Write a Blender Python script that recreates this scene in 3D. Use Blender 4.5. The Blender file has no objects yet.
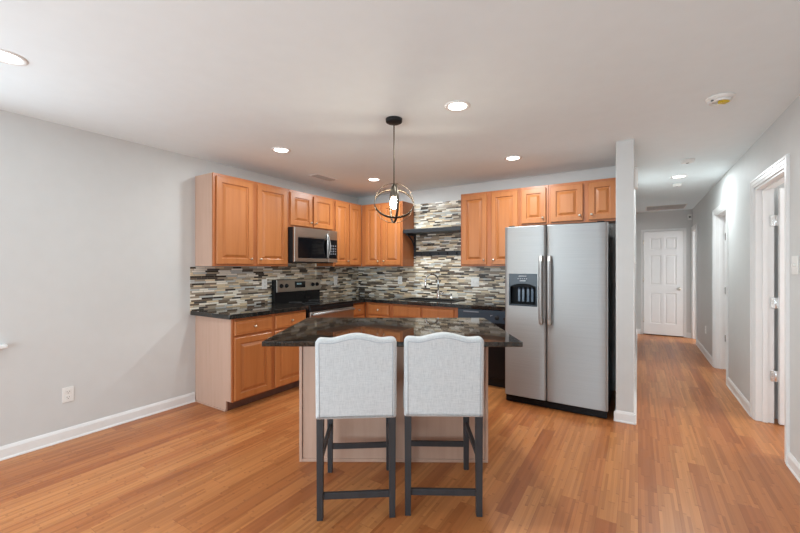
import bpy, bmesh, math, random
from mathutils import Vector, Matrix
random.seed(7)
SC = bpy.context.scene
COL = SC.collection

# ------------------------------------------------------------------ camera
F_PX = 378.0
YAW = math.atan(238 / F_PX)
cam = bpy.data.cameras.new('camera')
cam.sensor_width = 36
cam.lens = 36 * F_PX / 800
cam.shift_y = 0.5 / 800
cam.clip_start = 0.05
cam_o = bpy.data.objects.new('camera', cam)
cam_o.location = (0, 0, 1.35)
cam_o.rotation_euler = (math.pi / 2, 0, YAW)
COL.objects.link(cam_o)
SC.camera = cam_o

# ------------------------------------------------------------------ view, world, daylight
SC.view_settings.view_transform = 'Standard'
SC.view_settings.look = 'None'
SC.view_settings.gamma = 1
SC.view_settings.use_curve_mapping = False
SC.view_settings.exposure = 0.24
SC.cycles.diffuse_bounces = 8
wd = bpy.data.worlds.new('daylight')
SC.world = wd
wd.use_nodes = True
wd.node_tree.nodes['Background'].inputs[0].default_value = (0.80, 0.90, 1.0, 1)
wd.node_tree.nodes['Background'].inputs[1].default_value = 1.5

def area(name, loc, rot, sx, sy, power, col):
    l = bpy.data.lights.new(name, 'AREA')
    l.shape = 'RECTANGLE'; l.size = sx; l.size_y = sy
    l.energy = power; l.color = col
    o = bpy.data.objects.new(name, l)
    o.location = loc; o.rotation_euler = rot
    COL.objects.link(o)
    return o
R = math.radians
# daylight through the glazed rear wall, the left window and two side rooms' windows, plus an added hall-end fill
area('daylight_rear', (-1.45, -2.90, 1.20), (R(112), 0, 0), 4.2, 2.1, 118, (0.76, 0.91, 1.0))
area('daylight_left', (-3.70, -0.15, 1.45), (R(90), 0, R(-90)), 1.4, 1.3, 15, (0.84, 0.93, 1.0))
area('daylight_bedroom', (3.40, 4.2, 1.5), (R(90), 0, R(90)), 1.2, 1.3, 60, (0.95, 0.97, 1.0))
area('daylight_second_bedroom', (3.40, 6.3, 1.5), (R(90), 0, R(90)), 1.2, 1.3, 25, (0.95, 0.97, 1.0))
area('hall_end_fill', (3.40, 8.4, 1.5), (R(90), 0, R(90)), 1.2, 1.3, 75, (0.95, 0.97, 1.0))  # unseen lamp added behind the third doorway to brighten the hall end

# ------------------------------------------------------------------ node helper and materials
class NT:
    def __init__(s, name):
        s.m = bpy.data.materials.new(name); s.m.use_nodes = True
        s.t = s.m.node_tree; s.b = s.t.nodes['Principled BSDF']
    def n(s, kind, **kw):
        nd = s.t.nodes.new(kind)
        for k, v in kw.items(): setattr(nd, k, v)
        return nd
    def l(s, a, b): s.t.links.new(a, b)
    def put(s, sock, v):
        if hasattr(v, 'is_linked'): s.l(v, sock)
        elif v is not None: sock.default_value = v
    def math(s, op, a, b=None, c=None):
        nd = s.n('ShaderNodeMath', operation=op)
        s.put(nd.inputs[0], a); s.put(nd.inputs[1], b)
        if c is not None: s.put(nd.inputs[2], c)
        return nd.outputs[0]
    def coords(s):
        nd = s.n('ShaderNodeTexCoord'); sp = s.n('ShaderNodeSeparateXYZ')
        s.l(nd.outputs['Object'], sp.inputs[0])
        return nd.outputs['Object'], sp.outputs
    def comb(s, x, y, z):
        nd = s.n('ShaderNodeCombineXYZ')
        for i, v in enumerate((x, y, z)): s.put(nd.inputs[i], v)
        return nd.outputs[0]
    def white(s, vec):
        nd = s.n('ShaderNodeTexWhiteNoise', noise_dimensions='3D'); s.l(vec, nd.inputs['Vector'])
        return nd.outputs['Value']
    def noise(s, vec, scale, detail=3, rough=0.5):
        nd = s.n('ShaderNodeTexNoise'); s.l(vec, nd.inputs['Vector'])
        nd.inputs['Scale'].default_value = scale; nd.inputs['Detail'].default_value = detail
        nd.inputs['Roughness'].default_value = rough
        return nd.outputs[0]
    def scale(s, vec, v):
        nd = s.n('ShaderNodeVectorMath', operation='MULTIPLY'); s.l(vec, nd.inputs[0])
        nd.inputs[1].default_value = v
        return nd.outputs[0]
    def ramp(s, fac, stops, interp='LINEAR'):
        nd = s.n('ShaderNodeValToRGB'); cr = nd.color_ramp; cr.interpolation = interp
        while len(cr.elements) < len(stops): cr.elements.new(0.5)
        for e, (p, c) in zip(cr.elements, stops):
            e.position = p; e.color = (*c, 1)
        s.put(nd.inputs[0], fac)
        return nd.outputs[0]
    def mix(s, fac, a, b, mode='MIX'):
        nd = s.n('ShaderNodeMix', data_type='RGBA', blend_type=mode)
        s.put(nd.inputs[0], fac)
        for i, v in ((6, a), (7, b)):
            if isinstance(v, tuple): nd.inputs[i].default_value = (*v, 1)
            else: s.l(v, nd.inputs[i])
        return nd.outputs[2]
    def bump(s, h, strength, dist=0.002):
        nd = s.n('ShaderNodeBump'); s.l(h, nd.inputs['Height'])
        nd.inputs['Strength'].default_value = strength; nd.inputs['Distance'].default_value = dist
        s.l(nd.outputs[0], s.b.inputs['Normal'])
    def base(s, v):
        if isinstance(v, tuple): s.b.inputs['Base Color'].default_value = (*v, 1)
        else: s.l(v, s.b.inputs['Base Color'])
    def set(s, rough=None, metal=None, spec=None, coat=None):
        if rough is not None: s.put(s.b.inputs['Roughness'], rough)
        if metal is not None: s.b.inputs['Metallic'].default_value = metal
        if spec is not None: s.b.inputs['Specular IOR Level'].default_value = spec
        if coat is not None: s.b.inputs['Coat Weight'].default_value = coat

def lin(r, g, b):
    f = lambda c: (c / 255 / 12.92) if c <= 10 else ((c / 255 + 0.055) / 1.055) ** 2.4
    return (f(r), f(g), f(b))

def paint(name, col, rough=0.6, var=0.03, sc=9, spec=0.3):
    t = NT(name); co, _ = t.coords()
    a = tuple(c * (1 - var) for c in col); b = tuple(min(1, c * (1 + var)) for c in col)
    t.base(t.ramp(t.noise(co, sc), [(0.3, a), (0.7, b)]))
    t.bump(t.noise(co, 260, 2), 0.06, 0.001)
    t.set(rough, 0, spec)
    return t.m

def plain(name, col, rough=0.4, metal=0, spec=0.5, var=0.06, sc=30):
    t = NT(name); co, _ = t.coords()
    a = tuple(c * (1 - var) for c in col); b = tuple(min(1, c * (1 + var)) for c in col)
    t.base(t.ramp(t.noise(co, sc), [(0.3, a), (0.7, b)]))
    t.set(rough, metal, spec)
    return t.m

def wood(name, c0, c1, c2, rough=0.36, stretch=(22, 22, 1.6)):
    t = NT(name); co, _ = t.coords()
    v = t.scale(co, stretch)
    n1 = t.noise(v, 1.0, 5, 0.6)
    n2 = t.noise(t.scale(co, (stretch[0] * 8, stretch[1] * 8, stretch[2] * 4)), 1.0, 2)
    big = t.noise(co, 2.3, 2)
    g = t.ramp(n1, [(0.15, c0), (0.5, c1), (0.88, c2)])
    g = t.mix(t.math('MULTIPLY', n2, 0.14), g, tuple(c * 0.72 for c in c0))
    g = t.mix(t.math('MULTIPLY', big, 0.25), g, c2)
    t.base(g); t.set(rough, 0, 0.45)
    t.bump(n2, 0.05, 0.001)
    return t.m

def metal(name, col, rough=0.3, stretch=(3, 3, 160)):
    t = NT(name); co, _ = t.coords()
    n = t.noise(t.scale(co, stretch), 1.0, 3)
    t.base(t.ramp(n, [(0.3, tuple(c * 0.93 for c in col)), (0.7, tuple(min(1, c * 1.05) for c in col))]))
    t.set(t.math('MULTIPLY_ADD', n, 0.10, rough - 0.05), 1.0)
    return t.m

def glow(name, col, strength):
    t = NT(name); t.base(col)
    t.b.inputs['Emission Color'].default_value = (*col, 1)
    t.b.inputs['Emission Strength'].default_value = strength
    return t.m

M = {}
M['wall'] = paint('wall_paint', (0.615, 0.617, 0.605), 0.6, 0.012)
M['ceiling'] = paint('ceiling_paint', (0.83, 0.905, 0.93), 0.8, 0.01)  # cool tint put into the white to cancel warm light bounced off the floor
M['trim'] = paint('trim_paint', (0.80, 0.80, 0.79), 0.35, 0.015)
M['plate'] = plain('white_plastic', (0.80, 0.79, 0.76), 0.35, var=0.02)
M['slat'] = plain('slat_shade_grey', (0.46, 0.45, 0.44), 0.5)  # slats coloured greyer to imitate the shade on the grille blades
M['slot'] = plain('slot_dark', (0.10, 0.09, 0.08), 0.5)
M['maple'] = wood('maple_door', (0.335, 0.106, 0.027), (0.425, 0.146, 0.041), (0.48, 0.184, 0.058))
M['frame'] = wood('maple_frame', (0.32, 0.095, 0.028), (0.40, 0.128, 0.040), (0.46, 0.165, 0.055))
M['veneer'] = wood('maple_end_veneer', (0.48, 0.305, 0.225), (0.55, 0.365, 0.275), (0.60, 0.41, 0.32), 0.42)
M['toe'] = wood('toe_kick_wood', (0.10, 0.045, 0.03), (0.13, 0.06, 0.04), (0.16, 0.075, 0.05), 0.5)
M['nickel'] = metal('satin_nickel', (0.72, 0.66, 0.57), 0.28, (40, 40, 40))
M['chrome'] = metal('chrome', (0.80, 0.80, 0.80), 0.12, (20, 20, 20))
M['steel'] = metal('brushed_stainless', (0.42, 0.425, 0.425), 0.54, (2, 2, 200))
t_ = M['steel'].node_tree; b_ = t_.nodes['Principled BSDF']; tg = t_.nodes.new('ShaderNodeTangent'); tg.direction_type = 'RADIAL'; tg.axis = 'Z'
t_.links.new(tg.outputs[0], b_.inputs['Tangent']); b_.inputs['Anisotropic'].default_value = 0.75; b_.inputs['Anisotropic Rotation'].default_value = 0.25
M['steel_dark'] = metal('dark_stainless', (0.46, 0.42, 0.38), 0.3, (3, 3, 160))
M['black'] = plain('black_enamel', (0.008, 0.008, 0.009), 0.22, spec=0.22)
M['blackglass'] = plain('black_glass', (0.005, 0.005, 0.006), 0.06, spec=0.35)
M['blackmatte'] = plain('black_matte', (0.012, 0.012, 0.013), 0.5, spec=0.25)
M['dwblack'] = plain('dishwasher_black', (0.026, 0.046, 0.070), 0.3)
M['shelf'] = plain('shelf_black_paint', (0.014, 0.017, 0.021), 0.4)
M['bronze'] = metal('dark_bronze', (0.11, 0.09, 0.07), 0.45, (30, 30, 30))
M['stoolwood'] = wood('charcoal_stained_wood', (0.022, 0.023, 0.026), (0.034, 0.035, 0.039), (0.048, 0.049, 0.053), 0.45)
M['sink'] = plain('black_composite', (0.012, 0.011, 0.010), 0.4, var=0.3, sc=300)
M['yellow'] = plain('yellow_label', (0.65, 0.48, 0.03), 0.5)
M['digits'] = glow('dim_display', (0.25, 0.4, 0.45), 0.25)
M['lens'] = glow('lamp_lens', (1.0, 0.95, 0.88), 6.0)
M['bulb'] = glow('edison_bulb', (1.0, 0.88, 0.72), 170.0)

def floor_mat():
    t = NT('bamboo_planks'); co, s = t.coords()
    W, L = 0.096, 1.25
    px = t.math('DIVIDE', s[0], W)
    row = t.math('FLOOR', px); fx = t.math('FRACT', px)
    off = t.white(t.comb(row, 3.1, 0.0))
    py = t.math('ADD', t.math('DIVIDE', s[1], L), t.math('MULTIPLY', off, 17.0))
    colm = t.math('FLOOR', py); fy = t.math('FRACT', py)
    r = t.white(t.comb(row, colm, 0.5))
    # strips inside a plank, each with its own tone and its knuckles
    px2 = t.math('DIVIDE', s[0], W / 6)
    row2 = t.math('FLOOR', px2)
    py2 = t.math('ADD', t.math('DIVIDE', s[1], 0.42), t.math('MULTIPLY', t.white(t.comb(row2, colm, 7.7)), 9.0))
    r2 = t.white(t.comb(row2, t.math('FLOOR', py2), colm))
    knuck = t.math('LESS_THAN', t.math('FRACT', py2), 0.025)
    base = t.ramp(r, [(0.0, lin(158, 92, 50)), (0.15, lin(174, 107, 60)), (0.6, lin(186, 120, 69)), (1.0, lin(197, 134, 80))])
    strip = t.ramp(r2, [(0.0, (0.76, 0.71, 0.66)), (0.5, (1, 1, 1)), (1.0, (1.14, 1.15, 1.16))])
    c = t.mix(0.95, base, strip, 'MULTIPLY')
    g = t.noise(t.scale(co, (150, 3.0, 1)), 1.0, 3)
    c = t.mix(t.math('MULTIPLY', g, 0.42), c, lin(160, 92, 48))
    c = t.mix(t.math('MULTIPLY', knuck, 0.35), c, lin(130, 75, 40))
    ex = t.math('LESS_THAN', fx, 0.018); ey = t.math('LESS_THAN', fy, 0.0018)
    seam = t.math('MAXIMUM', ex, ey)
    c = t.mix(t.math('MULTIPLY', seam, 0.45), c, lin(120, 66, 34))
    t.base(c)
    t.set(t.math('MULTIPLY_ADD', g, 0.14, 0.27), 0, 0.42)
    t.bump(t.math('SUBTRACT', 1.0, seam), 0.15, 0.001)
    return t.m
M['floor'] = floor_mat()

def tile_mat(name, axis):
    t = NT(name); co, s = t.coords()
    H = 0.0185
    v = t.math('DIVIDE', s[2], H); row = t.math('FLOOR', v); fv = t.math('FRACT', v)
    rr = t.white(t.comb(row, 1.3, 0.2))
    L = t.math('MULTIPLY_ADD', t.white(t.comb(row, 8.3, 4.2)), 0.060, 0.085)
    u = t.math('ADD', t.math('DIVIDE', s[axis], L), t.math('MULTIPLY', rr, 31.0))
    cl = t.math('FLOOR', u); fu = t.math('FRACT', u)
    r = t.white(t.comb(row, cl, 2.2)); r2 = t.white(t.comb(cl, row, 9.1))
    c = t.ramp(r, [(0.0, lin(44, 37, 33)), (0.14, lin(112, 94, 76)), (0.26, lin(168, 153, 132)),
                   (0.45, lin(204, 192, 170)), (0.53, lin(230, 209, 174)), (0.70, lin(250, 243, 228)),
                   (0.91, lin(200, 202, 198))], 'CONSTANT')
    c = t.mix(t.math('MULTIPLY', t.noise(t.scale(co, (30, 30, 120)), 1.0, 2), 0.25), c, lin(120, 106, 90))
    gr = t.math('MAXIMUM', t.math('LESS_THAN', fv, 0.10), t.math('LESS_THAN', fu, 0.022))
    t.base(t.mix(gr, c, lin(150, 142, 130)))
    t.set(t.math('MULTIPLY_ADD', r2, 0.30, 0.12), 0, 0.5)
    t.bump(t.math('SUBTRACT', t.math('MULTIPLY', r2, 0.6), gr), 0.35, 0.002)
    return t.m
M['tileY'] = tile_mat('mosaic_tile_left', 1)
M['tileX'] = tile_mat('mosaic_tile_back', 0)

def granite(name, c0, c1, c2):
    t = NT(name); co, _ = t.coords()
    n = t.noise(co, 70, 4, 0.7)
    n2 = t.noise(t.scale(co, (1, 1, 1)), 16, 4, 0.65)
    vo = t.n('ShaderNodeTexVoronoi'); t.l(co, vo.inputs['Vector']); vo.inputs['Scale'].default_value = 140
    c = t.ramp(n, [(0.38, c0), (0.55, c1), (0.70, c2)])
    c = t.mix(t.ramp(n2, [(0.42, (0, 0, 0)), (0.62, (0.75, 0.75, 0.75))]), c, c0)
    c = t.mix(t.math('MULTIPLY', t.math('LESS_THAN', vo.outputs['Distance'], 0.12), 0.5), c, tuple(min(1, x * 3) for x in c2))
    t.base(c); t.set(0.04, 0, 0.5)
    return t.m
M['granite'] = granite('dark_granite', (0.008, 0.008, 0.008), (0.030, 0.026, 0.022), (0.075, 0.06, 0.048))
M['granite_island'] = granite('brown_black_granite', (0.012, 0.009, 0.007), (0.045, 0.032, 0.023), (0.12, 0.085, 0.06))

def fabric_mat():
    t = NT('light_grey_linen'); co, s = t.coords()
    a = t.noise(t.scale(co, (260, 260, 25)), 1.0, 3, 0.65)
    b = t.noise(t.scale(co, (25, 25, 300)), 1.0, 3, 0.65)
    w = t.math('MULTIPLY_ADD', t.math('ADD', a, b), 0.5, 0.0)
    t.base(t.ramp(w, [(0.34, (0.46, 0.48, 0.49)), (0.5, (0.575, 0.595, 0.60)), (0.66, (0.66, 0.675, 0.675))]))
    t.set(0.9, 0, 0.15); t.b.inputs['Sheen Weight'].default_value = 0.2
    t.bump(w, 0.35, 0.002)
    return t.m
M['linen'] = fabric_mat()
M['piping'] = plain('piping_grey', (0.40, 0.43, 0.47), 0.85, spec=0.2)

# ------------------------------------------------------------------ mesh builder
class MB:
    def __init__(s): s.bm = bmesh.new()
    def box(s, x0, y0, z0, x1, y1, z1, bev=0.0, seg=2):
        b = bmesh.new()
        bmesh.ops.create_cube(b, size=1)
        for v in b.verts:
            v.co = Vector(((x0 + x1) / 2 + v.co.x * abs(x1 - x0), (y0 + y1) / 2 + v.co.y * abs(y1 - y0),
                           (z0 + z1) / 2 + v.co.z * abs(z1 - z0)))
        if bev > 0:
            bmesh.ops.bevel(b, geom=b.edges[:], offset=bev, segments=seg, affect='EDGES', profile=0.5)
        return s.merge(b)
    def merge(s, b, mat=None, smooth=False):
        if smooth:
            for f in b.faces: f.smooth = True
        if mat is not None: bmesh.ops.transform(b, matrix=mat, verts=b.verts)
        me = bpy.data.meshes.new('tmp'); b.to_mesh(me); b.free()
        s.bm.from_mesh(me); bpy.data.meshes.remove(me)
        return s
    def lathe(s, prof, seg=24, mat=None):
        """prof: (r, z) points from bottom to top, revolved about local Z"""
        b = bmesh.new(); rings = []
        for r, z in prof:
            if r < 1e-6: rings.append([b.verts.new((0, 0, z))])
            else: rings.append([b.verts.new((r * math.cos(2 * math.pi * k / seg), r * math.sin(2 * math.pi * k / seg), z)) for k in range(seg)])
        for A, B in zip(rings, rings[1:]):
            for k in range(seg):
                k2 = (k + 1) % seg
                if len(A) == 1 and len(B) == 1: continue
                if len(A) == 1: b.faces.new((A[0], B[k2], B[k]))
                elif len(B) == 1: b.faces.new((A[k], A[k2], B[0]))
                else: b.faces.new((A[k], A[k2], B[k2], B[k]))
        bmesh.ops.recalc_face_normals(b, faces=b.faces)
        return s.merge(b, mat, True)
    def tube(s, pts, r, seg=10, closed=False, rx=None):
        """round tube through pts; r may be a list"""
        pts = [Vector(p) for p in pts]; n = len(pts)
        b = bmesh.new(); rings = []; ref = None
        for i, p in enumerate(pts):
            if closed: d = pts[(i + 1) % n] - pts[i - 1]
            else: d = pts[min(i + 1, n - 1)] - pts[max(i - 1, 0)]
            d.normalize()
            if ref is None:
                ref = Vector((0, 0, 1)) if abs(d.z) < 0.9 else Vector((1, 0, 0))
            a = d.cross(ref).normalized(); c = a.cross(d).normalized(); ref = c
            rr = r[i] if isinstance(r, (list, tuple)) else r
            rings.append([b.verts.new(p + a * rr * math.cos(2 * math.pi * k / seg) + c * (rx or rr) * math.sin(2 * math.pi * k / seg)) for k in range(seg)])
        for i in range(n if closed else n - 1):
            A, B = rings[i], rings[(i + 1) % n]
            for k in range(seg): b.faces.new((A[k], A[(k + 1) % seg], B[(k + 1) % seg], B[k]))
        if not closed:
            b.faces.new(rings[0]); b.faces.new(rings[-1])
        bmesh.ops.recalc_face_normals(b, faces=b.faces)
        return s.merge(b, None, True)
    def cyl(s, p0, p1, r, seg=16):
        p0, p1 = Vector(p0), Vector(p1); d = p1 - p0
        q = d.to_track_quat('Z', 'Y').to_matrix().to_4x4(); q.translation = p0
        L = d.length; e = min(r * 0.15, L * 0.2)
        return s.lathe([(0, 0), (r - e, 0), (r, e), (r, L - e), (r - e, L), (0, L)], seg, q)
    def bar(s, p0, p1, w0, d0, w1=None, d1=None):
        """square tapered bar from p0 to p1, w along x-ish, d along y-ish (for near vertical bars)"""
        w1 = w1 or w0; d1 = d1 or d0
        b = bmesh.new(); R4 = []
        for p, w, d in ((p0, w0, d0), (p1, w1, d1)):
            R4.append([b.verts.new((p[0] + sx * w / 2, p[1] + sy * d / 2, p[2])) for sx, sy in ((-1, -1), (1, -1), (1, 1), (-1, 1))])
        b.faces.new(R4[0][::-1]); b.faces.new(R4[1])
        for k in range(4): b.faces.new((R4[0][k], R4[0][(k + 1) % 4], R4[1][(k + 1) % 4], R4[1][k]))
        bmesh.ops.bevel(b, geom=b.edges[:], offset=0.002, segments=1, affect='EDGES')
        return s.merge(b)
    def cells(s, us, vs, keep, w0, w1, plane='xy', bev=0.0):
        """a slab of grid cells with holes, from w0 to w1 across the plane"""
        b = bmesh.new(); V = {}
        def P(u, v, w): return {'xy': (u, v, w), 'xz': (u, w, v), 'yz': (w, u, v)}[plane]
        def g(i, j, w):
            if (i, j, w) not in V: V[(i, j, w)] = b.verts.new(P(us[i], vs[j], w1 if w else w0))
            return V[(i, j, w)]
        K = {(i, j) for i in range(len(us) - 1) for j in range(len(vs) - 1) if keep(i, j)}
        for i, j in K:
            for w in (0, 1): b.faces.new((g(i, j, w), g(i + 1, j, w), g(i + 1, j + 1, w), g(i, j + 1, w)))
            for (di, dj), (a, c) in {(-1, 0): ((0, 0), (0, 1)), (1, 0): ((1, 0), (1, 1)), (0, -1): ((0, 0), (1, 0)), (0, 1): ((0, 1), (1, 1))}.items():
                if (i + di, j + dj) not in K:
                    A, C = (i + a[0], j + a[1]), (i + c[0], j + c[1])
                    b.faces.new((g(*A, 0), g(*C, 0), g(*C, 1), g(*A, 1)))
        bmesh.ops.recalc_face_normals(b, faces=b.faces)
        if bev:
            ed = [e for e in b.edges if len(e.link_faces) == 2 and e.calc_face_angle(0) > 0.5]
            bmesh.ops.bevel(b, geom=ed, offset=bev, segments=2, affect='EDGES')
        return s.merge(b)
    def panel(s, w, h, t, xc, zc, panels, loops, edge=0.004):
        """a door leaf x 0..w, z 0..h, front at y=-t, back at y=0; cells named in panels get nested raised loops"""
        b = bmesh.new()
        xs = [0] + xc + [w]; zs = [0] + zc + [h]
        e = edge
        def cl(v, lim): return min(max(v, e), lim - e)
        def vert(x, z, y): return b.verts.new((x, y, z))
        for i in range(len(xs) - 1):
            for j in range(len(zs) - 1):
                x0, x1, z0, z1 = cl(xs[i], w), cl(xs[i + 1], w), cl(zs[j], h), cl(zs[j + 1], h)
                q = [vert(x0, z0, -t), vert(x1, z0, -t), vert(x1, z1, -t), vert(x0, z1, -t)]
                if (i, j) not in panels:
                    b.faces.new(q); continue
                for ins, dep in loops:
                    q2 = [vert(x0 + ins, z0 + ins, -t + dep), vert(x1 - ins, z0 + ins, -t + dep),
                          vert(x1 - ins, z1 - ins, -t + dep), vert(x0 + ins, z1 - ins, -t + dep)]
                    for k in range(4): b.faces.new((q[k], q[(k + 1) % 4], q2[(k + 1) % 4], q2[k]))
                    q = q2
                b.faces.new(q)
        r0 = [vert(x, z, -t) for x, z in ((e, e), (w - e, e), (w - e, h - e), (e, h - e))]
        r1 = [vert(x, z, -t + e) for x, z in ((0, 0), (w, 0), (w, h), (0, h))]
        r2 = [vert(x, z, 0) for x, z in ((0, 0), (w, 0), (w, h), (0, h))]
        for A, B in ((r0, r1), (r1, r2)):
            for k in range(4): b.faces.new((A[k], A[(k + 1) % 4], B[(k + 1) % 4], B[k]))
        b.faces.new(r2[::-1])
        bmesh.ops.remove_doubles(b, verts=b.verts, dist=1e-5)
        bmesh.ops.recalc_face_normals(b, faces=b.faces)
        return s.merge(b)
    def build(s, name, mat, parent=None, loc=None, rot=None):
        me = bpy.data.meshes.new(name); s.bm.to_mesh(me); s.bm.free()
        o = bpy.data.objects.new(name, me); COL.objects.link(o)
        me.materials.append(mat)
        if parent: o.parent = parent
        if loc: o.location = loc
        if rot: o.rotation_euler = rot
        return o

def thing(name, label, cat, loc=(0, 0, 0), rz=0, group=None):
    o = bpy.data.objects.new(name, None); COL.objects.link(o)
    o.empty_display_size = 0.1
    o.location = loc; o.rotation_euler = (0, 0, rz)
    return tag(o, label, cat, group)
def tag(o, label, cat, group=None):
    o['label'] = label; o['category'] = cat
    if group: o['group'] = group
    return o
def struct(o):
    o['kind'] = 'structure'; return o
def copy_tree(o, parent=None):
    c = o.copy(); COL.objects.link(c)
    if parent: c.parent = parent
    for ch in list(o.children): copy_tree(ch, c)
    return c

# ------------------------------------------------------------------ main dimensions
XL, XR, YW, CEIL = -3.77, 0.873, 4.74, 2.45
YEND, YREAR = 9.05, -3.0
XE = 3.5
PX0, PX1, PY = -0.165, -0.030, 3.82         # partition between refrigerator and hallway

# ------------------------------------------------------------------ the setting
struct(MB().box(XL - .12, YREAR - .12, -0.1, XE + .12, YEND + .12, 0).build('floor', M['floor']))
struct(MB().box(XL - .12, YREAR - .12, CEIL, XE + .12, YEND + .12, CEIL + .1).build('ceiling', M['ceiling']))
# left wall with its window just outside the frame
WY0, WY1, WZ0, WZ1 = -0.80, 0.60, 0.82, 2.05
struct(MB().cells([YREAR - .12, WY0, WY1, YW + .12], [0, WZ0, WZ1, CEIL], lambda i, j: (i, j) != (1, 1), XL - .12, XL, 'yz').build('wall_left', M['wall']))
struct(MB().box(XL, YW, 0, PX0, YW + .12, CEIL).build('wall_back', M['wall']))
struct(MB().box(PX0, PY, 0, PX1, YEND, CEIL, 0.004).build('wall_hallway_left', M['wall']))
struct(MB().box(PX1, YEND, 0, XR, YEND + .12, CEIL).build('wall_hallway_end', M['wall']))
D1, D2, D3 = (3.655, 4.495), (5.715, 6.525), (8.36, 8.97)
DH = 2.045
struct(MB().cells([YREAR - .12, D1[0], D1[1], D2[0], D2[1], D3[0], D3[1], YEND + .12], [0, DH, CEIL],
       lambda i, j: not (j == 0 and i in (1, 3, 5)), XR, XR + .12, 'yz').build('wall_right', M['wall']))
struct(MB().cells([XL, -3.3, -0.1, XR], [0, 0.05, 2.15, CEIL], lambda i, j: (i, j) != (1, 1), YREAR - .12, YREAR, 'xz').build('wall_rear', M['wall']))
mb = MB()
mb.box(XE, YREAR, 0, XE + .12, YEND, CEIL); mb.box(XR + .12, 4.62, 0, XE, 4.74, CEIL); mb.box(XR + .12, 7.5, 0, XE, 7.6, CEIL)
mb.box(XR + .12, 2.6, 0, XE, 2.7, CEIL)
struct(mb.build('wall_bedrooms', M['wall']))

def base_prof(mb, p0, p1, nrm, h=0.095, t=0.013):
    """baseboard from p0 to p1 (x,y), standing off along nrm"""
    p0, p1, nv = Vector((*p0, 0)), Vector((*p1, 0)), Vector((*nrm, 0))
    prof = [(0, 0), (t + .006, 0), (t + .006, .008), (t, .016), (t, h - .022), (t - .004, h - .012), (t - .007, h - .004), (.003, h), (0, h)]
    b = bmesh.new()
    A = [b.verts.new(p0 + nv * a + Vector((0, 0, z + .0005))) for a, z in prof]
    B = [b.verts.new(p1 + nv * a + Vector((0, 0, z + .0005))) for a, z in prof]
    for k in range(len(prof) - 1): b.faces.new((A[k], A[k + 1], B[k + 1], B[k]))
    b.faces.new(A); b.faces.new(B)
    bmesh.ops.recalc_face_normals(b, faces=b.faces)
    mb.merge(b); return mb
struct(base_prof(MB(), (XL, YREAR), (XL, 2.112), (1, 0)).build('baseboard_left', M['trim']))
mb = MB()
for a, b_ in ((YREAR, D1[0] - .075), (D1[1] + .075, D2[0] - .07), (D2[1] + .07, D3[0] - .06)): base_prof(mb, (XR, a), (XR, b_), (-1, 0))
struct(mb.build('baseboard_right', M['trim']))
mb = base_prof(MB(), (PX0, PY), (PX1, PY), (0, -1)); base_prof(mb, (PX1, PY), (PX1, YEND), (1, 0)); base_prof(mb, (PX0, PY), (PX0, YW), (-1, 0), t=.010)
mb.box(PX0 - .014, PY - .018, .0005, PX0, PY, .085); mb.box(PX1, PY - .018, .0005, PX1 + .014, PY, .085)
struct(mb.build('baseboard_hallway_left', M['trim']))
mb = base_prof(MB(), (PX1, YEND), (.045, YEND), (0, -1)); base_prof(mb, (.785, YEND), (XR, YEND), (0, -1))
struct(mb.build('baseboard_hallway_end', M['trim']))

def casing_u(mb, u0, u1, zt, w, P, steps=((0, .006), (.010, .013), (1, .016))):
    """stepped door casing round an opening; P(u, z, depth) -> world point"""
    for a, d0 in ((0.0, .010), (0.30, .014), (0.72, .019)):
        wi = w * a; wo = w - .0012 * (d0 > .010) - .0012 * (d0 > .014)
        for (ua, ub, za, zb) in ((u0 - wo, u0 - wi, 0.001 + a * .002, zt + wo), (u1 + wi, u1 + wo, 0.001 + a * .002, zt + wo), (u0 - wi, u1 + wi, zt + wi, zt + wo)):
            c0, c1 = P(ua, za, 0), P(ub, zb, d0)
            mb.box(min(c0[0], c1[0]), min(c0[1], c1[1]), min(c0[2], c1[2]), max(c0[0], c1[0]), max(c0[1], c1[1]), max(c0[2], c1[2]), 0.0015, 1)
    return mb

SIX = ([.10, .285, .335, .52], None)
def six_panel(w, h, t=.035):
    st = w * .165; mid = w * .09
    x = [st, w / 2 - mid / 2, w / 2 + mid / 2, w - st]
    z = [.22, .82, .98, 1.56, 1.68, h - .13]
    pn = {(i, j) for i in (1, 3) for j in (1, 3, 5)}
    return MB().panel(w, h, t, x, z, pn, [(.006, .009), (.016, .009), (.034, .003)], .002)
def knob_mb(r=.026):
    """door knob standing out along -y"""
    q = Matrix.Rotation(R(90), 4, 'X')
    return MB().lathe([(0, 0), (r * 1.15, 0), (r * 1.15, .006), (.011, .010), (.010, .030), (r * .7, .036), (r, .048), (r * .85, .062), (0, .066)], 20, q)

# end-of-hall door
d = struct(thing('door_1', 'closed white six-panel door at the far end of the hallway', 'door', (.098, YEND, 0)))
six_panel(.636, 2.035).build('leaf', M['trim'], d, (0, -.004, .018))
knob_mb().build('door_knob', M['nickel'], d, (.575, -.039, .93))
h = MB()
for z in (.25, 1.05, 1.80): h.cyl((-.004, -.042, z), (-.004, -.042, z + .09), .007, 10)
h.build('hinge', M['nickel'], d)
casing_u(MB(), -.006, .642, 2.058, .042, lambda u, z, dd: (u, -dd, z)).build('casing', M['trim'], d)
mb = MB(); mb.box(-.02, -.003, .0, .66, -.0008, .018); mb.build('under_door_shade', M['blackmatte'], d)  # black strip painted in for the shade under the door leaf

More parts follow.
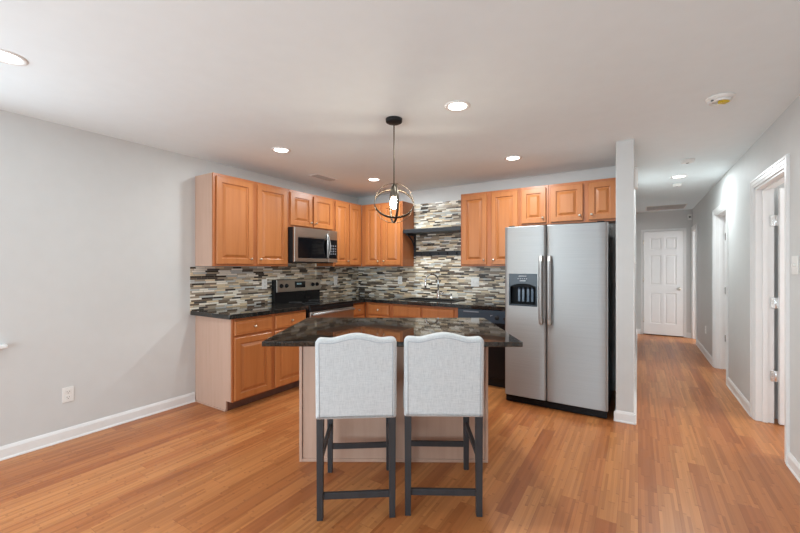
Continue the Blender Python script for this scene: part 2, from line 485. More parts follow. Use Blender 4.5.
def hinge_mb(side):
    m = MB(); m.box(-.035, -.0015, -.045, 0, .0015, .045, .001, 1); m.cyl((0, -.004, -.047), (0, -.004, .047), .007, 10)
    m.box(0, -.0015, -.045, .030, .0015, .045, .001, 1)
    for z in (-.03, 0, .03): m.cyl((-.02, -.003, z), (-.02, .001, z), .004, 8)
    return m
def room_door(n, rng, label, ang, cw):
    y0, y1 = rng
    r = struct(thing('door_%d' % n, label, 'door', (XR, y1, 0)))
    L = y1 - y0
    # casing, jambs (with stop) around the opening, in the wall's own frame
    casing_u(MB(), -L, 0, DH, cw, lambda u, z, dd: (-dd, u, z)).build('casing', M['trim'], r)
    j = MB()
    j.box(-.001, -.018, .001, .121, -.0005, DH, .001, 1); j.box(-.001, -L + .0005, .001, .121, -L + .018, DH, .001, 1)
    j.box(-.001, -L, DH - .018, .121, 0, DH - .0005, .001, 1)
    j.box(.045, -.030, .001, .080, -.018, DH - .018); j.box(.045, -L + .018, .001, .080, -L + .030, DH - .018); j.box(.045, -L + .018, DH - .030, .080, -.018, DH - .018)
    j.build('jamb', M['trim'], r)
    # leaf, hinged on the far jamb and swung into the room
    w = L - .042
    leaf = six_panel(w, 2.01).build('leaf', M['trim'], r, (.144, -.020, .010), (0, 0, ang))
    knob_mb().build('door_knob', M['nickel'], leaf, (w - .06, -.035, .92))
    for z in (.41, 1.04, 1.75):
        hinge_mb(1).build('hinge', M['chrome'], r, (.130, -.024, z))
    return r
room_door(2, D1, 'nearest open white door on the right wall, three hinges showing', R(5), .075)
room_door(3, D2, 'middle open white doorway on the right wall of the hallway', R(6), .070)
room_door(4, D3, 'farthest white doorway on the right wall, by the hallway end', R(8), .060)

# left window just outside the frame; its stool end is the white tip at the left edge
w = struct(thing('window_1', 'white window in the left wall, its sill tip at the left edge', 'window', (XL, 0, 0)))
MB().box(-.10, WY0 - .1, .785, .055, .775, .808, .006).build('window_sill', M['trim'], w)
fr = MB()
for (a, b_, c, e) in ((WY0, WZ0, WY0 + .05, WZ1), (WY1 - .05, WZ0, WY1, WZ1), (WY0, WZ0, WY1, WZ0 + .05), (WY0, WZ1 - .05, WY1, WZ1), (WY0, 1.41, WY1, 1.46)):
    fr.box(-.09, a, b_, -.04, c, e)
fr.build('window_frame', M['trim'], w)
# rear glazed wall frame, behind the camera
fr = MB()
for x in (-3.3, -2.25, -1.2, -.15): fr.box(x, YREAR - .09, .05, x + .05, YREAR - .03, 2.15)
fr.box(-3.3, YREAR - .09, .05, -.1, YREAR - .03, .12); fr.box(-3.3, YREAR - .09, 2.08, -.1, YREAR - .03, 2.15)
struct(fr.build('window_2', M['trim']))

# ------------------------------------------------------------------ tiled backsplashes
TB = .009
b = MB().cells([2.068, YW - .001], [.876, 1.352], lambda i, j: True, XL + .001, XL + TB, 'yz')
b.box(XL + .001, 3.05, 1.352, XL + TB, 3.81, 1.60)
tag(b.build('tile_backsplash', M['tileY']), 'mosaic tile backsplash on the left wall behind the stove', 'backsplash')
b = MB().cells([-2.743, -1.888], [1.3525, 2.252], lambda i, j: True, YW - TB, YW - .001, 'xz')
tag(b.build('tile_backsplash', M['tileX']), 'tall panel of mosaic tile behind the black wall shelf', 'backsplash')
b = MB().cells([XL + TB + .001, -1.05], [.876, 1.352], lambda i, j: True, YW - TB, YW - .001, 'xz')
tag(b.build('tile_backsplash', M['tileX']), 'mosaic tile backsplash on the back wall behind the sink', 'backsplash')

# ------------------------------------------------------------------ cabinets (local: x along the width, front towards -y, back at y=0)
LOOPS = [(.0015, .010), (.007, .013), (.014, .013), (.040, .0010)]
def cab_knob(parent, x, z, t):
    q = Matrix.Rotation(R(90), 4, 'X')
    k = MB().lathe([(0, 0), (.008, 0), (.006, .004), (.005, .012), (.011, .016), (.0135, .021), (.011, .026), (0, .028)], 16, q)
    return k.build('knob', M['nickel'], parent, (x, -t, z))
def cab_door(parent, x0, x1, z0, z1, yf, knob, st=.055):
    w, h, t = x1 - x0, z1 - z0, .019
    d = MB().panel(w, h, t, [st, w - st], [st, h - st], {(1, 1)}, LOOPS).build('door', M['maple'], parent, (x0, -yf - .001, z0))
    if knob:
        kx = w - .03 if knob[1] == 'r' else .03
        kz = .055 if knob[0] == 'b' else h - .055
        cab_knob(d, kx, kz, t)
    return d
def cab_drawer(parent, x0, x1, z0, z1, yf, knob=True):
    w, h, t = x1 - x0, z1 - z0, .019
    d = MB().panel(w, h, t, [.018, w - .018], [.018, h - .018], {(1, 1)}, [(.006, -.002)], .006).build('drawer', M['maple'], parent, (x0, -yf - .001, z0))
    if knob: cab_knob(d, w / 2, h / 2, t)
    return d
def upper(label, loc, rz, w, z0, z1, doors, depth=.31, end_left=False, end_right=False, group='maple wall cabinets'):
    r = thing('wall_cabinet', label, 'cabinet', (loc[0], loc[1], z0), rz, group)
    H = z1 - z0
    b = MB(); b.box(.0165 if end_left else .0008, -depth + .02, 0.004, w - (.0165 if end_right else .0008), -.001, H - .004)
    b.build('carcass', M['frame'], r)
    MB().box(.0008, -depth, 0, w - .0008, -depth + .02, H, .0012, 1).build('face_frame', M['frame'], r)
    for fl, xa in ((end_left, .0008), (end_right, w - .0162)):
        if fl:
            e = MB().box(xa, -depth + .0205, 0, xa + .0155, -.001, H, .0008, 1).build('end_panel', M['veneer'] if fl == 'v' else M['frame'], r)
            if fl == 'v': e['label'] = 'pale unstained end panel'
    for (a, c, kn) in doors: cab_door(r, a, c, .022, H - .028, depth, kn)
    return r
ZU0, ZU1, ZS = 1.357, 2.262, 1.822
# left run (front faces +X)
XT = XL + .001
upper('wall cabinet with two tall doors at the left end of the row, pale side showing', (XT, 2.118), R(90), .922, ZU0, ZU1,
      [(.026, .436, 'br'), (.492, .900, 'bl')], end_left='v')
upper('short two-door wall cabinet right above the microwave', (XT, 3.041), R(90), .768, ZS, ZU1,
      [(.026, .372, 'br'), (.398, .744, 'bl')])
upper('narrow two-door wall cabinet between the microwave and the kitchen corner', (XT, 3.810), R(90), .6175, ZU0, ZU1,
      [(.030, .304, 'br'), (.332, .575, None)])
# back run
upper('two-door wall cabinet on the back wall left of the black shelf', (-3.457, YW - .001), 0, .711, ZU0, ZU1,
      [(.080, .343, 'br'), (.385, .689, 'bl')], end_right='f')
upper('tall two-door wall cabinet between the black shelf and the refrigerator', (-1.885, YW - .001), 0, .732, ZU0, ZU1,
      [(.022, .340, 'br'), (.398, .712, 'bl')], end_left='f')
upper('short single-door wall cabinet over the left part of the refrigerator', (-1.152, YW - .001), 0, .310, ZS, ZU1,
      [(.022, .286, 'br')])
upper('short two-door wall cabinet over the refrigerator against the partition', (-.841, YW - .001), 0, .668, ZS, ZU1,
      [(.024, .348, 'br'), (.402, .656, 'bl')])

def base_cab(label, loc, rz, w, doors, drawers, depth=.606, end=None, H=.872, HC=.872):
    r = thing('base_cabinet', label, 'cabinet', (loc[0], loc[1], 0), rz, 'maple base cabinets')
    x0 = .0165 if end else .0008
    MB().box(x0, -depth + .02, .098, w - .0008, -.001, HC).build('carcass', M['frame'], r)
    MB().box(.0008, -depth, .098, w - .0008, -depth + .02, H, .0012, 1).build('face_frame', M['frame'], r)
    MB().box(x0, -depth + .095, .001, w - .0008, -depth + .11, .098).build('toe_kick', M['toe'], r)
    if end:
        e = MB().cells([-depth + .0205, -depth + .094, -.001], [.001, .098, H], lambda i, j: (i, j) != (0, 0), .0008, .016, 'yz').build('end_panel', M['veneer'], r)
        e['label'] = 'pale unstained end panel'
        MB().box(-.010, -depth + .094, .001, .0006, -.012, .014, .003).build('shoe_moulding', M['veneer'], r)
    for (a, c, kn) in doors: cab_door(r, a, c, .112, .690, depth, kn)
    for (a, c, kn) in drawers: cab_drawer(r, a, c, .712, .846, depth, kn)
    return r
base_cab('base cabinet with two drawers over two doors, pale side towards the room', (XT, 2.120), R(90), .918,
         [(.020, .428, 'tr'), (.478, .894, 'tl')], [(.020, .440, True), (.482, .900, True)], end=True)
base_cab('narrow one-drawer base cabinet between the stove and the kitchen corner', (XT, 3.812), R(90), .3195,
         [(.020, .270, 'tr')], [(.020, .270, True)])
base_cab('one-drawer base cabinet on the back wall beside the corner', (-3.161, YW - .001), 0, .433,
         [(.061, .399, 'tr')], [(.061, .399, True)])
base_cab('wide base cabinet with two false drawer fronts under the sink', (-2.727, YW - .001), 0, .934,
         [(.034, .436, 'tr'), (.466, .886, 'tl')], [(.034, .436, False), (.466, .886, False)], HC=.66)

# worktops
b = MB().box(XL + TB + .001, 2.068, .8735, -3.122, 3.040, .915, .0025, 1)
tag(b.build('countertop', M['granite']), 'short dark granite countertop left of the stove', 'countertop')
SX0, SX1, SY0, SY1 = -2.70, -1.92, 4.270, 4.675
b = MB().cells([XL + TB + .001, -3.122, SX0 + .02, SX1 - .02, -1.142], [3.812, 4.092, SY0 + .02, SY1 - .02, YW - TB - .001],
               lambda i, j: (i == 0 or j > 0) and not (i == 2 and j == 2), .8735, .915, 'xy', .003)
tag(b.build('countertop', M['granite']), 'long dark granite countertop running round the corner under the sink', 'countertop')
# sink set into it
r = thing('sink', 'black drop-in sink in the back countertop', 'sink', ((SX0 + SX1) / 2, (SY0 + SY1) / 2, .9155))
hw, hd = (SX1 - SX0) / 2, (SY1 - SY0) / 2
MB().cells([-hw, -hw + .035, hw - .035, hw], [-hd, -hd + .03, hd - .10, hd], lambda i, j: (i, j) != (1, 1), 0, .007, 'xy', .002).build('rim', M['sink'], r)
bs = MB()
x0, x1, y0, y1, zb = -hw + .030, hw - .030, -hd + .025, hd - .095, -.19
bs.box(x0, y0, zb, x1, y1, zb + .008); bs.box(x0, y0, zb, x0 + .008, y1, .002); bs.box(x1 - .008, y0, zb, x1, y1, .002)
bs.box(x0, y0, zb, x1, y0 + .008, .002); bs.box(x0, y1 - .008, zb, x1, y1, .002)
bs.build('basin', M['sink'], r)
MB().lathe([(0, 0), (.045, 0), (.045, .003), (.03, .003), (.028, -.0005), (0, -.0005)], 20).build('drain', M['chrome'], r, (0, -.03, zb + .009))
# faucet (stands on the sink's rear deck)
f = thing('faucet', 'tall chrome gooseneck faucet behind the sink', 'faucet', (-2.30, 4.630, .923))
MB().lathe([(0, 0), (.028, 0), (.028, .006), (.022, .012), (.020, .09), (.017, .10), (0, .10)], 20).build('body', M['chrome'], f)
pts = [(0, 0, .09), (0, 0, .20), (0, 0, .245)]
for k in range(1, 13):
    a = math.pi * k / 12
    pts.append((-.058 + .058 * math.cos(a), -.075 + .075 * math.cos(a), .245 + .085 * math.sin(a)))
pts.append((-.116, -.150, .215))
MB().tube(pts, .0115, 12).build('spout', M['chrome'], f)
MB().cyl((-.116, -.150, .150), (-.116, -.150, .225), .0155).build('spray_head', M['chrome'], f)
MB().tube([(.018, 0, .06), (.045, 0, .066), (.085, -.01, .080)], [.009, .008, .006], 10).build('lever', M['chrome'], f)
s = thing('soap_dispenser', 'small chrome soap dispenser to the right of the faucet', 'soap dispenser', (-2.105, 4.632, .923))
MB().lathe([(0, 0), (.018, 0), (.018, .005), (.011, .010), (.011, .045), (0, .045)], 16).build('base', M['chrome'], s)
mb = MB().lathe([(0, .045), (.006, .045), (.006, .060), (.012, .062), (.012, .072), (0, .074)], 16); mb.tube([(0, 0, .067), (0, -.05, .069), (0, -.065, .060)], .005, 8)
mb.build('pump', M['chrome'], s)

# black shelf with a hook rail
r = thing('hook_rail_shelf', 'black wall shelf with a hook rail, above the sink', 'shelf', (-2.740, YW - TB - .001, 1.50))
MB().box(.001, -.298, .312, .850, 0, .366, .003).build('shelf_board', M['shelf'], r)
for x in (.012, .812):
    k = MB(); k.box(x, -.024, .004, x + .026, 0, .311); k.box(x, -.25, .290, x + .026, -.024, .311)
    ang = [(x + .013, -.21, .292), (x + .013, -.10, .235), (x + .013, -.03, .14)]
    k.tube(ang, .009, 8)
    k.build('bracket', M['shelf'], r)
MB().box(.040, -.020, .008, .810, 0, .070, .002).build('rail', M['shelf'], r)
for k in range(5):
    x = .14 + k * .135
    MB().tube([(x, -.019, .050), (x, -.036, .046), (x, -.040, .030), (x, -.032, .020)], .006, 8).build('hook', M['blackmatte'], r)

# ------------------------------------------------------------------ range
r = thing('stove', 'stainless and black electric stove between the left base cabinets', 'stove', (XL + TB + .002, 3.043, 0), R(90))
W = .764
MB().box(.002, -.630, .03, W - .002, -.03, .895).build('body', M['black'], r)
for x in (.04, W - .04):
    for y in (-.59, -.08): MB().cyl((x, y, .001), (x, y, .032), .018).build('foot', M['blackmatte'], r)
MB().box(0, -.648, .896, W, -.058, .917, .005).build('cooktop', M['blackglass'], r)
MB().box(.001, -.656, .846, W - .001, -.6305, .8955, .006).build('vent_trim', M['black'], r)
M['burner'] = plain('burner_grey', (.10, .10, .10), .3)
for (x, y, rr) in ((.20, -.47, .10), (.56, -.47, .085), (.20, -.20, .075), (.56, -.20, .10)):
    MB().tube([(x + rr * math.cos(2 * math.pi * k / 28), y + rr * math.sin(2 * math.pi * k / 28), .9168) for k in range(28)], .0016, 6, True).build('burner_ring', M['burner'], r)
MB().box(0, -.062, .90, W, -.006, 1.195, .004).build('backguard', M['black'], r)
pn = MB().box(.020, -.078, 1.042, W - .004, -.060, 1.190, .004).build('control_panel', M['steel_dark'], r)
MB().box(.300, -.0805, 1.085, .480, -.0785, 1.165, .0008, 1).build('display', M['blackglass'], pn)
mb = MB()
for k in range(4): mb.box(.335 + k * .018 + (.006 if k > 1 else 0), -.0815, 1.125, .347 + k * .018 + (.006 if k > 1 else 0), -.0808, 1.145)
mb.build('clock_digits', M['digits'], pn)
for x in (.085, .165, .610, .690):
    k = MB().lathe([(0, 0), (.026, 0), (.026, .004), (.020, .006), (.018, .022), (0, .023)], 20, Matrix.Rotation(R(90), 4, 'X'))
    k.box(-.004, -.028, -.018, .004, -.015, .018, .001, 1)
    k.build('dial', M['black'], pn, (x, -.0785, 1.118))
od = MB().box(.004, -.660, .215, W - .004, -.631, .842, .004).build('oven_door', M['steel_dark'], r)
MB().box(.110, -.6625, .36, W - .110, -.6605, .69, .0008, 1).build('oven_window', M['blackglass'], od)
h = MB().tube([(.03, -.661, .808), (.03, -.690, .816), (.05, -.698, .818), (W / 2, -.700, .818), (W - .05, -.698, .818), (W - .03, -.690, .816), (W - .03, -.661, .808)], .013, 12)
h.build('oven_handle', M['steel'], od)
MB().box(.004, -.655, .04, W - .004, -.631, .205, .004).build('storage_drawer', M['steel_dark'], r)

# ------------------------------------------------------------------ microwave
r = thing('microwave', 'stainless over-range microwave with a black glass window', 'microwave', (XL + TB + .002, 3.046, 1.405), R(90))
W, H = .740, .414
MB().box(0, -.375, .004, W, -.001, H, .003).build('body', M['blackmatte'], r)
fd = MB().panel(.568, H - .004, .024, [.052, .512], [.045, H - .112], {(1, 1)}, [(.004, .004)], .006).build('door', M['steel_dark'], r, (0, -.3765, .004))
MB().box(.058, -.0245, .049, .566, -.0195, H - .122, .001, 1).build('window', M['blackglass'], fd)
def bow(a): return -.026 - .030 * (1 - a * a) ** .8
hz0, hzh = .050, (H - .105) * .5
edge = [(.540 + sx * .027 * (1 - a * a), bow(a), hz0 + hzh * (1 + a)) for sx, rng in ((-1, range(-12, 13)), (1, range(11, -12, -1))) for a in [k / 12 for k in rng]]
hd_ = MB().tube(edge, .0075, 8, True)
b = bmesh.new()
rows = [[b.verts.new((.540 + sx * .027 * (1 - a * a), bow(a) + dy, hz0 + hzh * (1 + a))) for sx, dy in ((-1, .003), (1, .003))] for a in [k / 12 for k in range(-11, 12)]]
back = [[b.verts.new((v.co.x, v.co.y + .004, v.co.z)) for v in r_] for r_ in rows]
for (A, B), (C_, D_) in zip(zip(rows, rows[1:]), zip(back, back[1:])):
    b.faces.new((A[0], A[1], B[1], B[0])); b.faces.new((C_[0], D_[0], D_[1], C_[1]))
    b.faces.new((A[0], B[0], D_[0], C_[0])); b.faces.new((A[1], C_[1], D_[1], B[1]))
bmesh.ops.recalc_face_normals(b, faces=b.faces)
hd_.merge(b, None, True)
hd_.cyl((.540, -.020, hz0 + .012), (.540, -.040, hz0 + .020), .008, 10); hd_.cyl((.540, -.020, hz0 + 2 * hzh - .012), (.540, -.040, hz0 + 2 * hzh - .020), .008, 10)
hd_.build('handle', M['steel'], fd)
cp = MB().box(.571, -.400, .004, W - .001, -.3765, H, .004).build('control_panel', M['steel_dark'], r)
MB().box(.573, -.4025, .053, W - .008, -.4005, H - .118, .001, 1).build('keypad', M['blackglass'], cp)
mb = MB()
for i in range(3):
    for j in range(4): mb.box(.600 + i * .042, -.4035, .105 + j * .034, .625 + i * .042, -.4028, .122 + j * .034)
mb.build('button', plain('keypad_grey', (.16, .17, .19), .4), cp)
MB().box(.03, -.36, -.004, W - .03, -.05, .004).build('underside_grille', M['blackmatte'], r)

# ------------------------------------------------------------------ dishwasher
r = thing('dishwasher', 'black dishwasher under the counter left of the refrigerator', 'dishwasher', (-1.790, YW - .001, 0))
W = .615
MB().box(.003, -.57, .10, W - .003, -.02, .868).build('tub', M['blackmatte'], r)
MB().box(.003, -.55, .001, W - .003, -.53, .10).build('toe_kick', M['blackmatte'], r)
MB().box(.002, -.622, .105, W - .002, -.571, .720, .005).build('door', M['black'], r)
cp = MB().box(.002, -.632, .725, W - .002, -.571, .868, .007).build('control_panel', M['dwblack'], r)
MB().box(.075, -.6345, .832, .260, -.6325, .846, .001, 1).build('handle_recess', plain('recess_grey', (.20, .23, .27), .3), cp)
for x in (.470, .555):
    MB().lathe([(0, 0), (.026 if x < .5 else .014, 0), (.020 if x < .5 else .012, .016), (0, .017)], 18, Matrix.Rotation(R(90), 4, 'X')).build('dial', M['blackmatte'], cp, (x, -.6325, .785))
mb = MB()
for k in range(3): mb.box(.395 + k * .010, -.6335, .800 + k * .004, .402 + k * .010, -.6325, .812)
mb.build('indicator_mark', plain('mark_grey', (.45, .47, .5), .4), cp)

# ------------------------------------------------------------------ refrigerator
FX0, FX1, FY = -1.136, -.222, 3.782
r = thing('refrigerator', 'stainless side-by-side refrigerator with a black water dispenser', 'refrigerator', (FX0, FY, 0))
W = FX1 - FX0
MB().box(.006, .085, .035, W - .006, .80, 1.735, .006).build('body', M['black'], r)
MB().box(.02, .10, .001, W - .02, .78, .036).build('base', M['blackmatte'], r)
g = MB(); g.box(.008, .020, .006, W - .008, .10, .066, .004)
for k in range(5): g.box(.06, .016, .014 + k * .010, W - .06, .021, .018 + k * .010)
g.build('toe_grille', M['black'], r)
def fridge_door(x0, x1, hole=None):
    """front gently crowned, edges rounded"""
    w = x1 - x0; z0, z1 = .074, 1.748
    xs = [0, .003, .010, .022] + [.022 + (w - .044) * k / 8 for k in range(1, 8)] + [w - .022, w - .010, w - .003, w]
    if hole: xs += [hole[0] - x0, hole[1] - x0]
    zs = [z0, z0 + .004, z1 - .004, z1]
    if hole: zs += [hole[2], hole[3]]
    xs = sorted(set(round(x, 5) for x in xs)); zs = sorted(set(zs))
    def yf(x, z):
        e = min(x, w - x)
        y = .010 * (max(0, 1 - e / .022)) ** 2.2
        y += .0015 * ((x - w / 2) / (w / 2)) ** 2
        if z in (z0, z1): y += .004
        return y
    b = bmesh.new(); G = {}
    for i, x in enumerate(xs):
        for j, z in enumerate(zs): G[i, j] = b.verts.new((x0 + x, yf(x, z), z))
    for i in range(len(xs) - 1):
        for j in range(len(zs) - 1):
            xm, zm = x0 + (xs[i] + xs[i + 1]) / 2, (zs[j] + zs[j + 1]) / 2
            if hole and hole[0] < xm < hole[1] and hole[2] < zm < hole[3]: continue
            f = b.faces.new((G[i, j], G[i + 1, j], G[i + 1, j + 1], G[i, j + 1])); f.smooth = True
    bd = [e for e in b.edges if len(e.link_faces) == 1]
    ex = bmesh.ops.extrude_edge_only(b, edges=bd)
    for v in [v for v in ex['geom'] if isinstance(v, bmesh.types.BMVert)]: v.co.y = .082
    bmesh.ops.recalc_face_normals(b, faces=b.faces)
    return MB().merge(b)
XM = -.738 - FX0
dl = fridge_door(.002, XM - .003, (.042, .316, .966, 1.284)).build('freezer_door', M['steel'], r)
dr = fridge_door(XM + .003, W - .002).build('refrigerator_door', M['steel'], r)
for o in (dl, dr): o.data.set_sharp_from_angle(angle=R(24))
# dispenser set into the left door
M['recess'] = plain('recess_black', (.006, .007, .009), .55, spec=.15)
M['fascia'] = plain('fascia_navy', (.020, .028, .040), .22, spec=.4)
M['paddle'] = plain('paddle_blue_grey', (.035, .06, .10), .12)
dsp = MB().cells([.042, .056, .302, .316], [.966, .984, 1.186, 1.284], lambda i, j: (i, j) != (1, 1), -.003, .020, 'xz', .003).build('dispenser', M['fascia'], dl)
ds = MB()
ds.box(.050, .070, .970, .308, .078, 1.280); ds.box(.050, .015, .970, .0555, .0695, 1.20); ds.box(.3025, .015, .970, .308, .0695, 1.20)
ds.box(.056, .0205, 1.150, .302, .0695, 1.200)
ds.build('recess', M['recess'], dsp)
# arched lip under the controls
b = bmesh.new(); n_ = 16; top = []; low = []
for k in range(n_ + 1):
    x = .056 + .246 * k / n_
    top.append((x, 1.187)); low.append((x, 1.187 - .030 * abs(2 * k / n_ - 1) ** 2.2))
rr = [[[b.verts.new((x, y, z)) for x, z in L_] for L_ in (top, low)] for y in (.002, .018)]
for k in range(n_):
    for A in rr: b.faces.new((A[0][k], A[0][k + 1], A[1][k + 1], A[1][k]))
    b.faces.new((rr[0][1][k], rr[0][1][k + 1], rr[1][1][k + 1], rr[1][1][k]))
bmesh.ops.remove_doubles(b, verts=b.verts, dist=1e-5); bmesh.ops.recalc_face_normals(b, faces=b.faces)
MB().merge(b).build('arched_lip', M['fascia'], dsp)
MB().box(.060, .004, .975, .298, .068, .986, .002).build('drip_tray', M['recess'], dsp)
for x in (.118, .158, .205, .245):
    pd = MB().box(x, .046, 1.005, x + .026, .056, 1.140, .004); pd.cyl((x + .013, .048, 1.13), (x + .013, .048, 1.155), .009)
    pd.build('paddle', M['paddle'], dsp)
mb = MB()
mb.box(.140, -.0042, 1.258, .215, -.0032, 1.264)
for k in range(5): mb.box(.130 + k * .020, -.0042, 1.232, .140 + k * .020, -.0032, 1.238)
mb.box(.150, -.0042, 1.210, .205, -.0032, 1.218)
mb.build('control_mark', plain('control_grey', (.5, .52, .55), .4), dsp)
for xh, par, sg in ((-.780 - FX0, dl, -1), (-.705 - FX0, dr, 1)):
    h = MB().tube([(xh, .006, .825), (xh, -.030, .835), (xh, -.046, .87), (xh, -.050, 1.0), (xh, -.052, 1.13), (xh, -.050, 1.26), (xh, -.046, 1.39), (xh, -.030, 1.43), (xh, .006, 1.44)], .0195, 12, rx=.013)
    hh = h.build('door_handle', M['steel'], par)
    for z in (.805, 1.395):
        c = MB().box(xh - .018, -.052, z, xh + .018, .004, z + .062, .008).build('handle_mount', M['steel_dark'], hh)
for x in (.03, W - .09):
    MB().box(x, .03, 1.749, x + .06, .12, 1.762, .004).build('hinge_cap', M['black'], r)

# ------------------------------------------------------------------ island (rotated to face the camera)
IA = math.atan2(.799, 1.296)
IO = (-1.860, 1.437)
def isl(u, v): return (IO[0] + u * math.cos(IA) - v * math.sin(IA), IO[1] + u * math.sin(IA) + v * math.cos(IA))
r = thing('kitchen_island', 'maple kitchen island base behind the two stools', 'island', (*isl(.107, .410), 0), IA)
W, D = 1.305, .60
MB().box(.021, .012, .001, W - .021, D - .022, .872).build('back_panel', M['veneer2'] if 'veneer2' in M else M['veneer'], r)
for x in (0, W - .019):
    MB().box(x, 0, .001, x + .019, D, .872, .0012, 1).build('end_panel', M['veneer'], r)
MB().box(.020, .001, .001, W - .020, .0115, .022, .002).build('base_moulding', M['veneer'], r)
MB().box(.020, D - .020, .10, W - .020, D, .872).build('face_frame', M['frame'], r)
for k in range(3):
    dd = MB().panel(.39, .57, .019, [.055, .335], [.055, .515], {(1, 1)}, LOOPS).build('door', M['maple'], r, (.435 + k * .42, D + .001, .115), (0, 0, math.pi))
    cab_knob(dd, .36, .50, .019)
    dw = MB().panel(.39, .134, .019, [.018, .372], [.018, .116], {(1, 1)}, [(.006, -.002)], .006).build('drawer', M['maple'], r, (.435 + k * .42, D + .001, .712), (0, 0, math.pi))
    cab_knob(dw, .195, .067, .019)
tp = MB().box(0, 0, 0, 1.522, 1.048, .030, .004).build('countertop', M['granite_island'], None, (*isl(0, 0), .885), (0, 0, IA))
tag(tp, 'dark brown granite island top behind the stools', 'countertop')
# fills the 12 mm between base and top
MB().box(.03, .03, .8722, W - .03, D - .03, .8845).build('top_support', M['toe'], r)

# ------------------------------------------------------------------ stools (local: back towards -y, centre of the legs at the origin)
def outline(w, z0, zs, bump, n=40):
    pts = []
    rb, rt = .012, .028
    def arc(cx, cz, r_, a0, a1, k=6): return [(cx + r_ * math.cos(a0 + (a1 - a0) * i / k), cz + r_ * math.sin(a0 + (a1 - a0) * i / k)) for i in range(k + 1)]
    hw = w / 2
    pts += arc(-hw + rb, z0 + rb, rb, math.pi, 1.5 * math.pi); pts += arc(hw - rb, z0 + rb, rb, 1.5 * math.pi, 2 * math.pi)
    pts += arc(hw - rt, zs - rt, rt, 0, math.pi / 2)
    for i in range(1, n):
        x = (hw - rt) - (w - 2 * rt) * i / n
        t = min(1, abs(x) / (hw * .66))
        dip = .0035 * math.exp(-((abs(x) - hw * .62) / (hw * .16)) ** 2)
        pts.append((x, zs + bump * .5 * (1 + math.cos(math.pi * t)) - dip))
    pts += arc(-hw + rt, zs - rt, rt, math.pi / 2, math.pi)
    return pts
def inset(pts, d):
    n = len(pts); out = []
    for i in range(n):
        a, b_ = pts[i - 1], pts[(i + 1) % n]
        tx, tz = b_[0] - a[0], b_[1] - a[1]; L = math.hypot(tx, tz) or 1
        out.append((pts[i][0] - tz / L * d, pts[i][1] + tx / L * d))
    return out
def cushion(pts, t, ax):
    """rounded slab from an outline, thickness t; ax maps (u, w, depth)"""
    b = bmesh.new(); rings = []
    for d, y in ((.020, -t / 2), (.009, -t / 2 + .003), (.002, -t / 2 + .010), (0, -t / 2 + .020), (0, t / 2 - .020), (.002, t / 2 - .010), (.009, t / 2 - .003), (.020, t / 2)):
        rings.append([b.verts.new(ax(u, w, y)) for u, w in inset(pts, d)])
    for A, B in zip(rings, rings[1:]):
        for k in range(len(A)): b.faces.new((A[k], A[(k + 1) % len(A)], B[(k + 1) % len(A)], B[k])).smooth = True
    b.faces.new(rings[0][::-1]); b.faces.new(rings[-1])
    bmesh.ops.recalc_face_normals(b, faces=b.faces)
    return b
def make_stool(label, loc, rz):
    r = thing('counter_stool', label, 'stool', (*loc, 0), rz, 'linen counter stools at the island')
    hw, hd = .193, .238
    rake = lambda z: -.05 * max(0, z - .54)
    pts = outline(.430, .540, .974, .021)
    b = cushion(pts, .075, lambda u, w, y: (u, -hd + .012 + y + rake(w), w))
    bk = MB().merge(b).build('backrest', M['linen'], r)
    pi_ = [q_ for q_ in inset(pts, .022) if q_[1] > .575]
    k0 = max(range(len(pi_)), key=lambda k_: math.dist(pi_[k_], pi_[k_ - 1])); pi_ = pi_[k0:] + pi_[:k0]
    pi_ = [(pi_[0][0], .545)] + pi_ + [(pi_[-1][0], .545)]
    p = MB()
    for yy in (-.0375, .0375):
        p.tube([(u, -hd + .012 + yy + rake(w), w) for u, w in pi_], .0020, 6)
    p.build('piping', M['piping'], bk)
    st = [(u, v) for u, v in outline(.440, 0, .430, 0.0, 20)]
    b = cushion(st, .125, lambda u, w, y: (u, -hd + .045 + w, .612 + y))
    for v in b.verts:
        if v.co.z > .66: v.co.z += .008 * max(0, 1 - (v.co.x / .22) ** 2)
    MB().merge(b).build('seat', M['linen'], r)
    for sx in (-1, 1):
        MB().bar((sx * hw, -hd + .005, .0), (sx * hw, -hd + .012, .548), .032, .036, .038, .042).build('leg', M['stoolwood'], r)
        MB().bar((sx * hw, hd, .0), (sx * hw, hd, .552), .032, .032, .040, .040).build('leg', M['stoolwood'], r)
        MB().box(sx * hw - .010, -hd + .022, .292, sx * hw + .010, hd - .016, .322, .002, 1).build('stretcher', M['stoolwood'], r)
    MB().box(-hw + .016, -hd - .003, .106, hw - .016, -hd + .017, .140, .002, 1).build('stretcher', M['stoolwood'], r)
    MB().box(-hw + .016, hd - .010, .150, hw - .016, hd + .010, .184, .002, 1).build('foot_rest', M['stoolwood'], r)
    return r
CF = (-math.sin(YAW), math.cos(YAW)); CR = (math.cos(YAW), math.sin(YAW))
def camxy(x, z): return (CR[0] * x + CF[0] * z, CR[1] * x + CF[1] * z)
make_stool('left counter stool of the two, pale grey linen back and dark legs', camxy(-.251, 2.27), YAW + R(4.0))
make_stool('right counter stool of the two, pale grey linen back and dark legs', camxy(.243, 2.295), YAW - R(1.5))

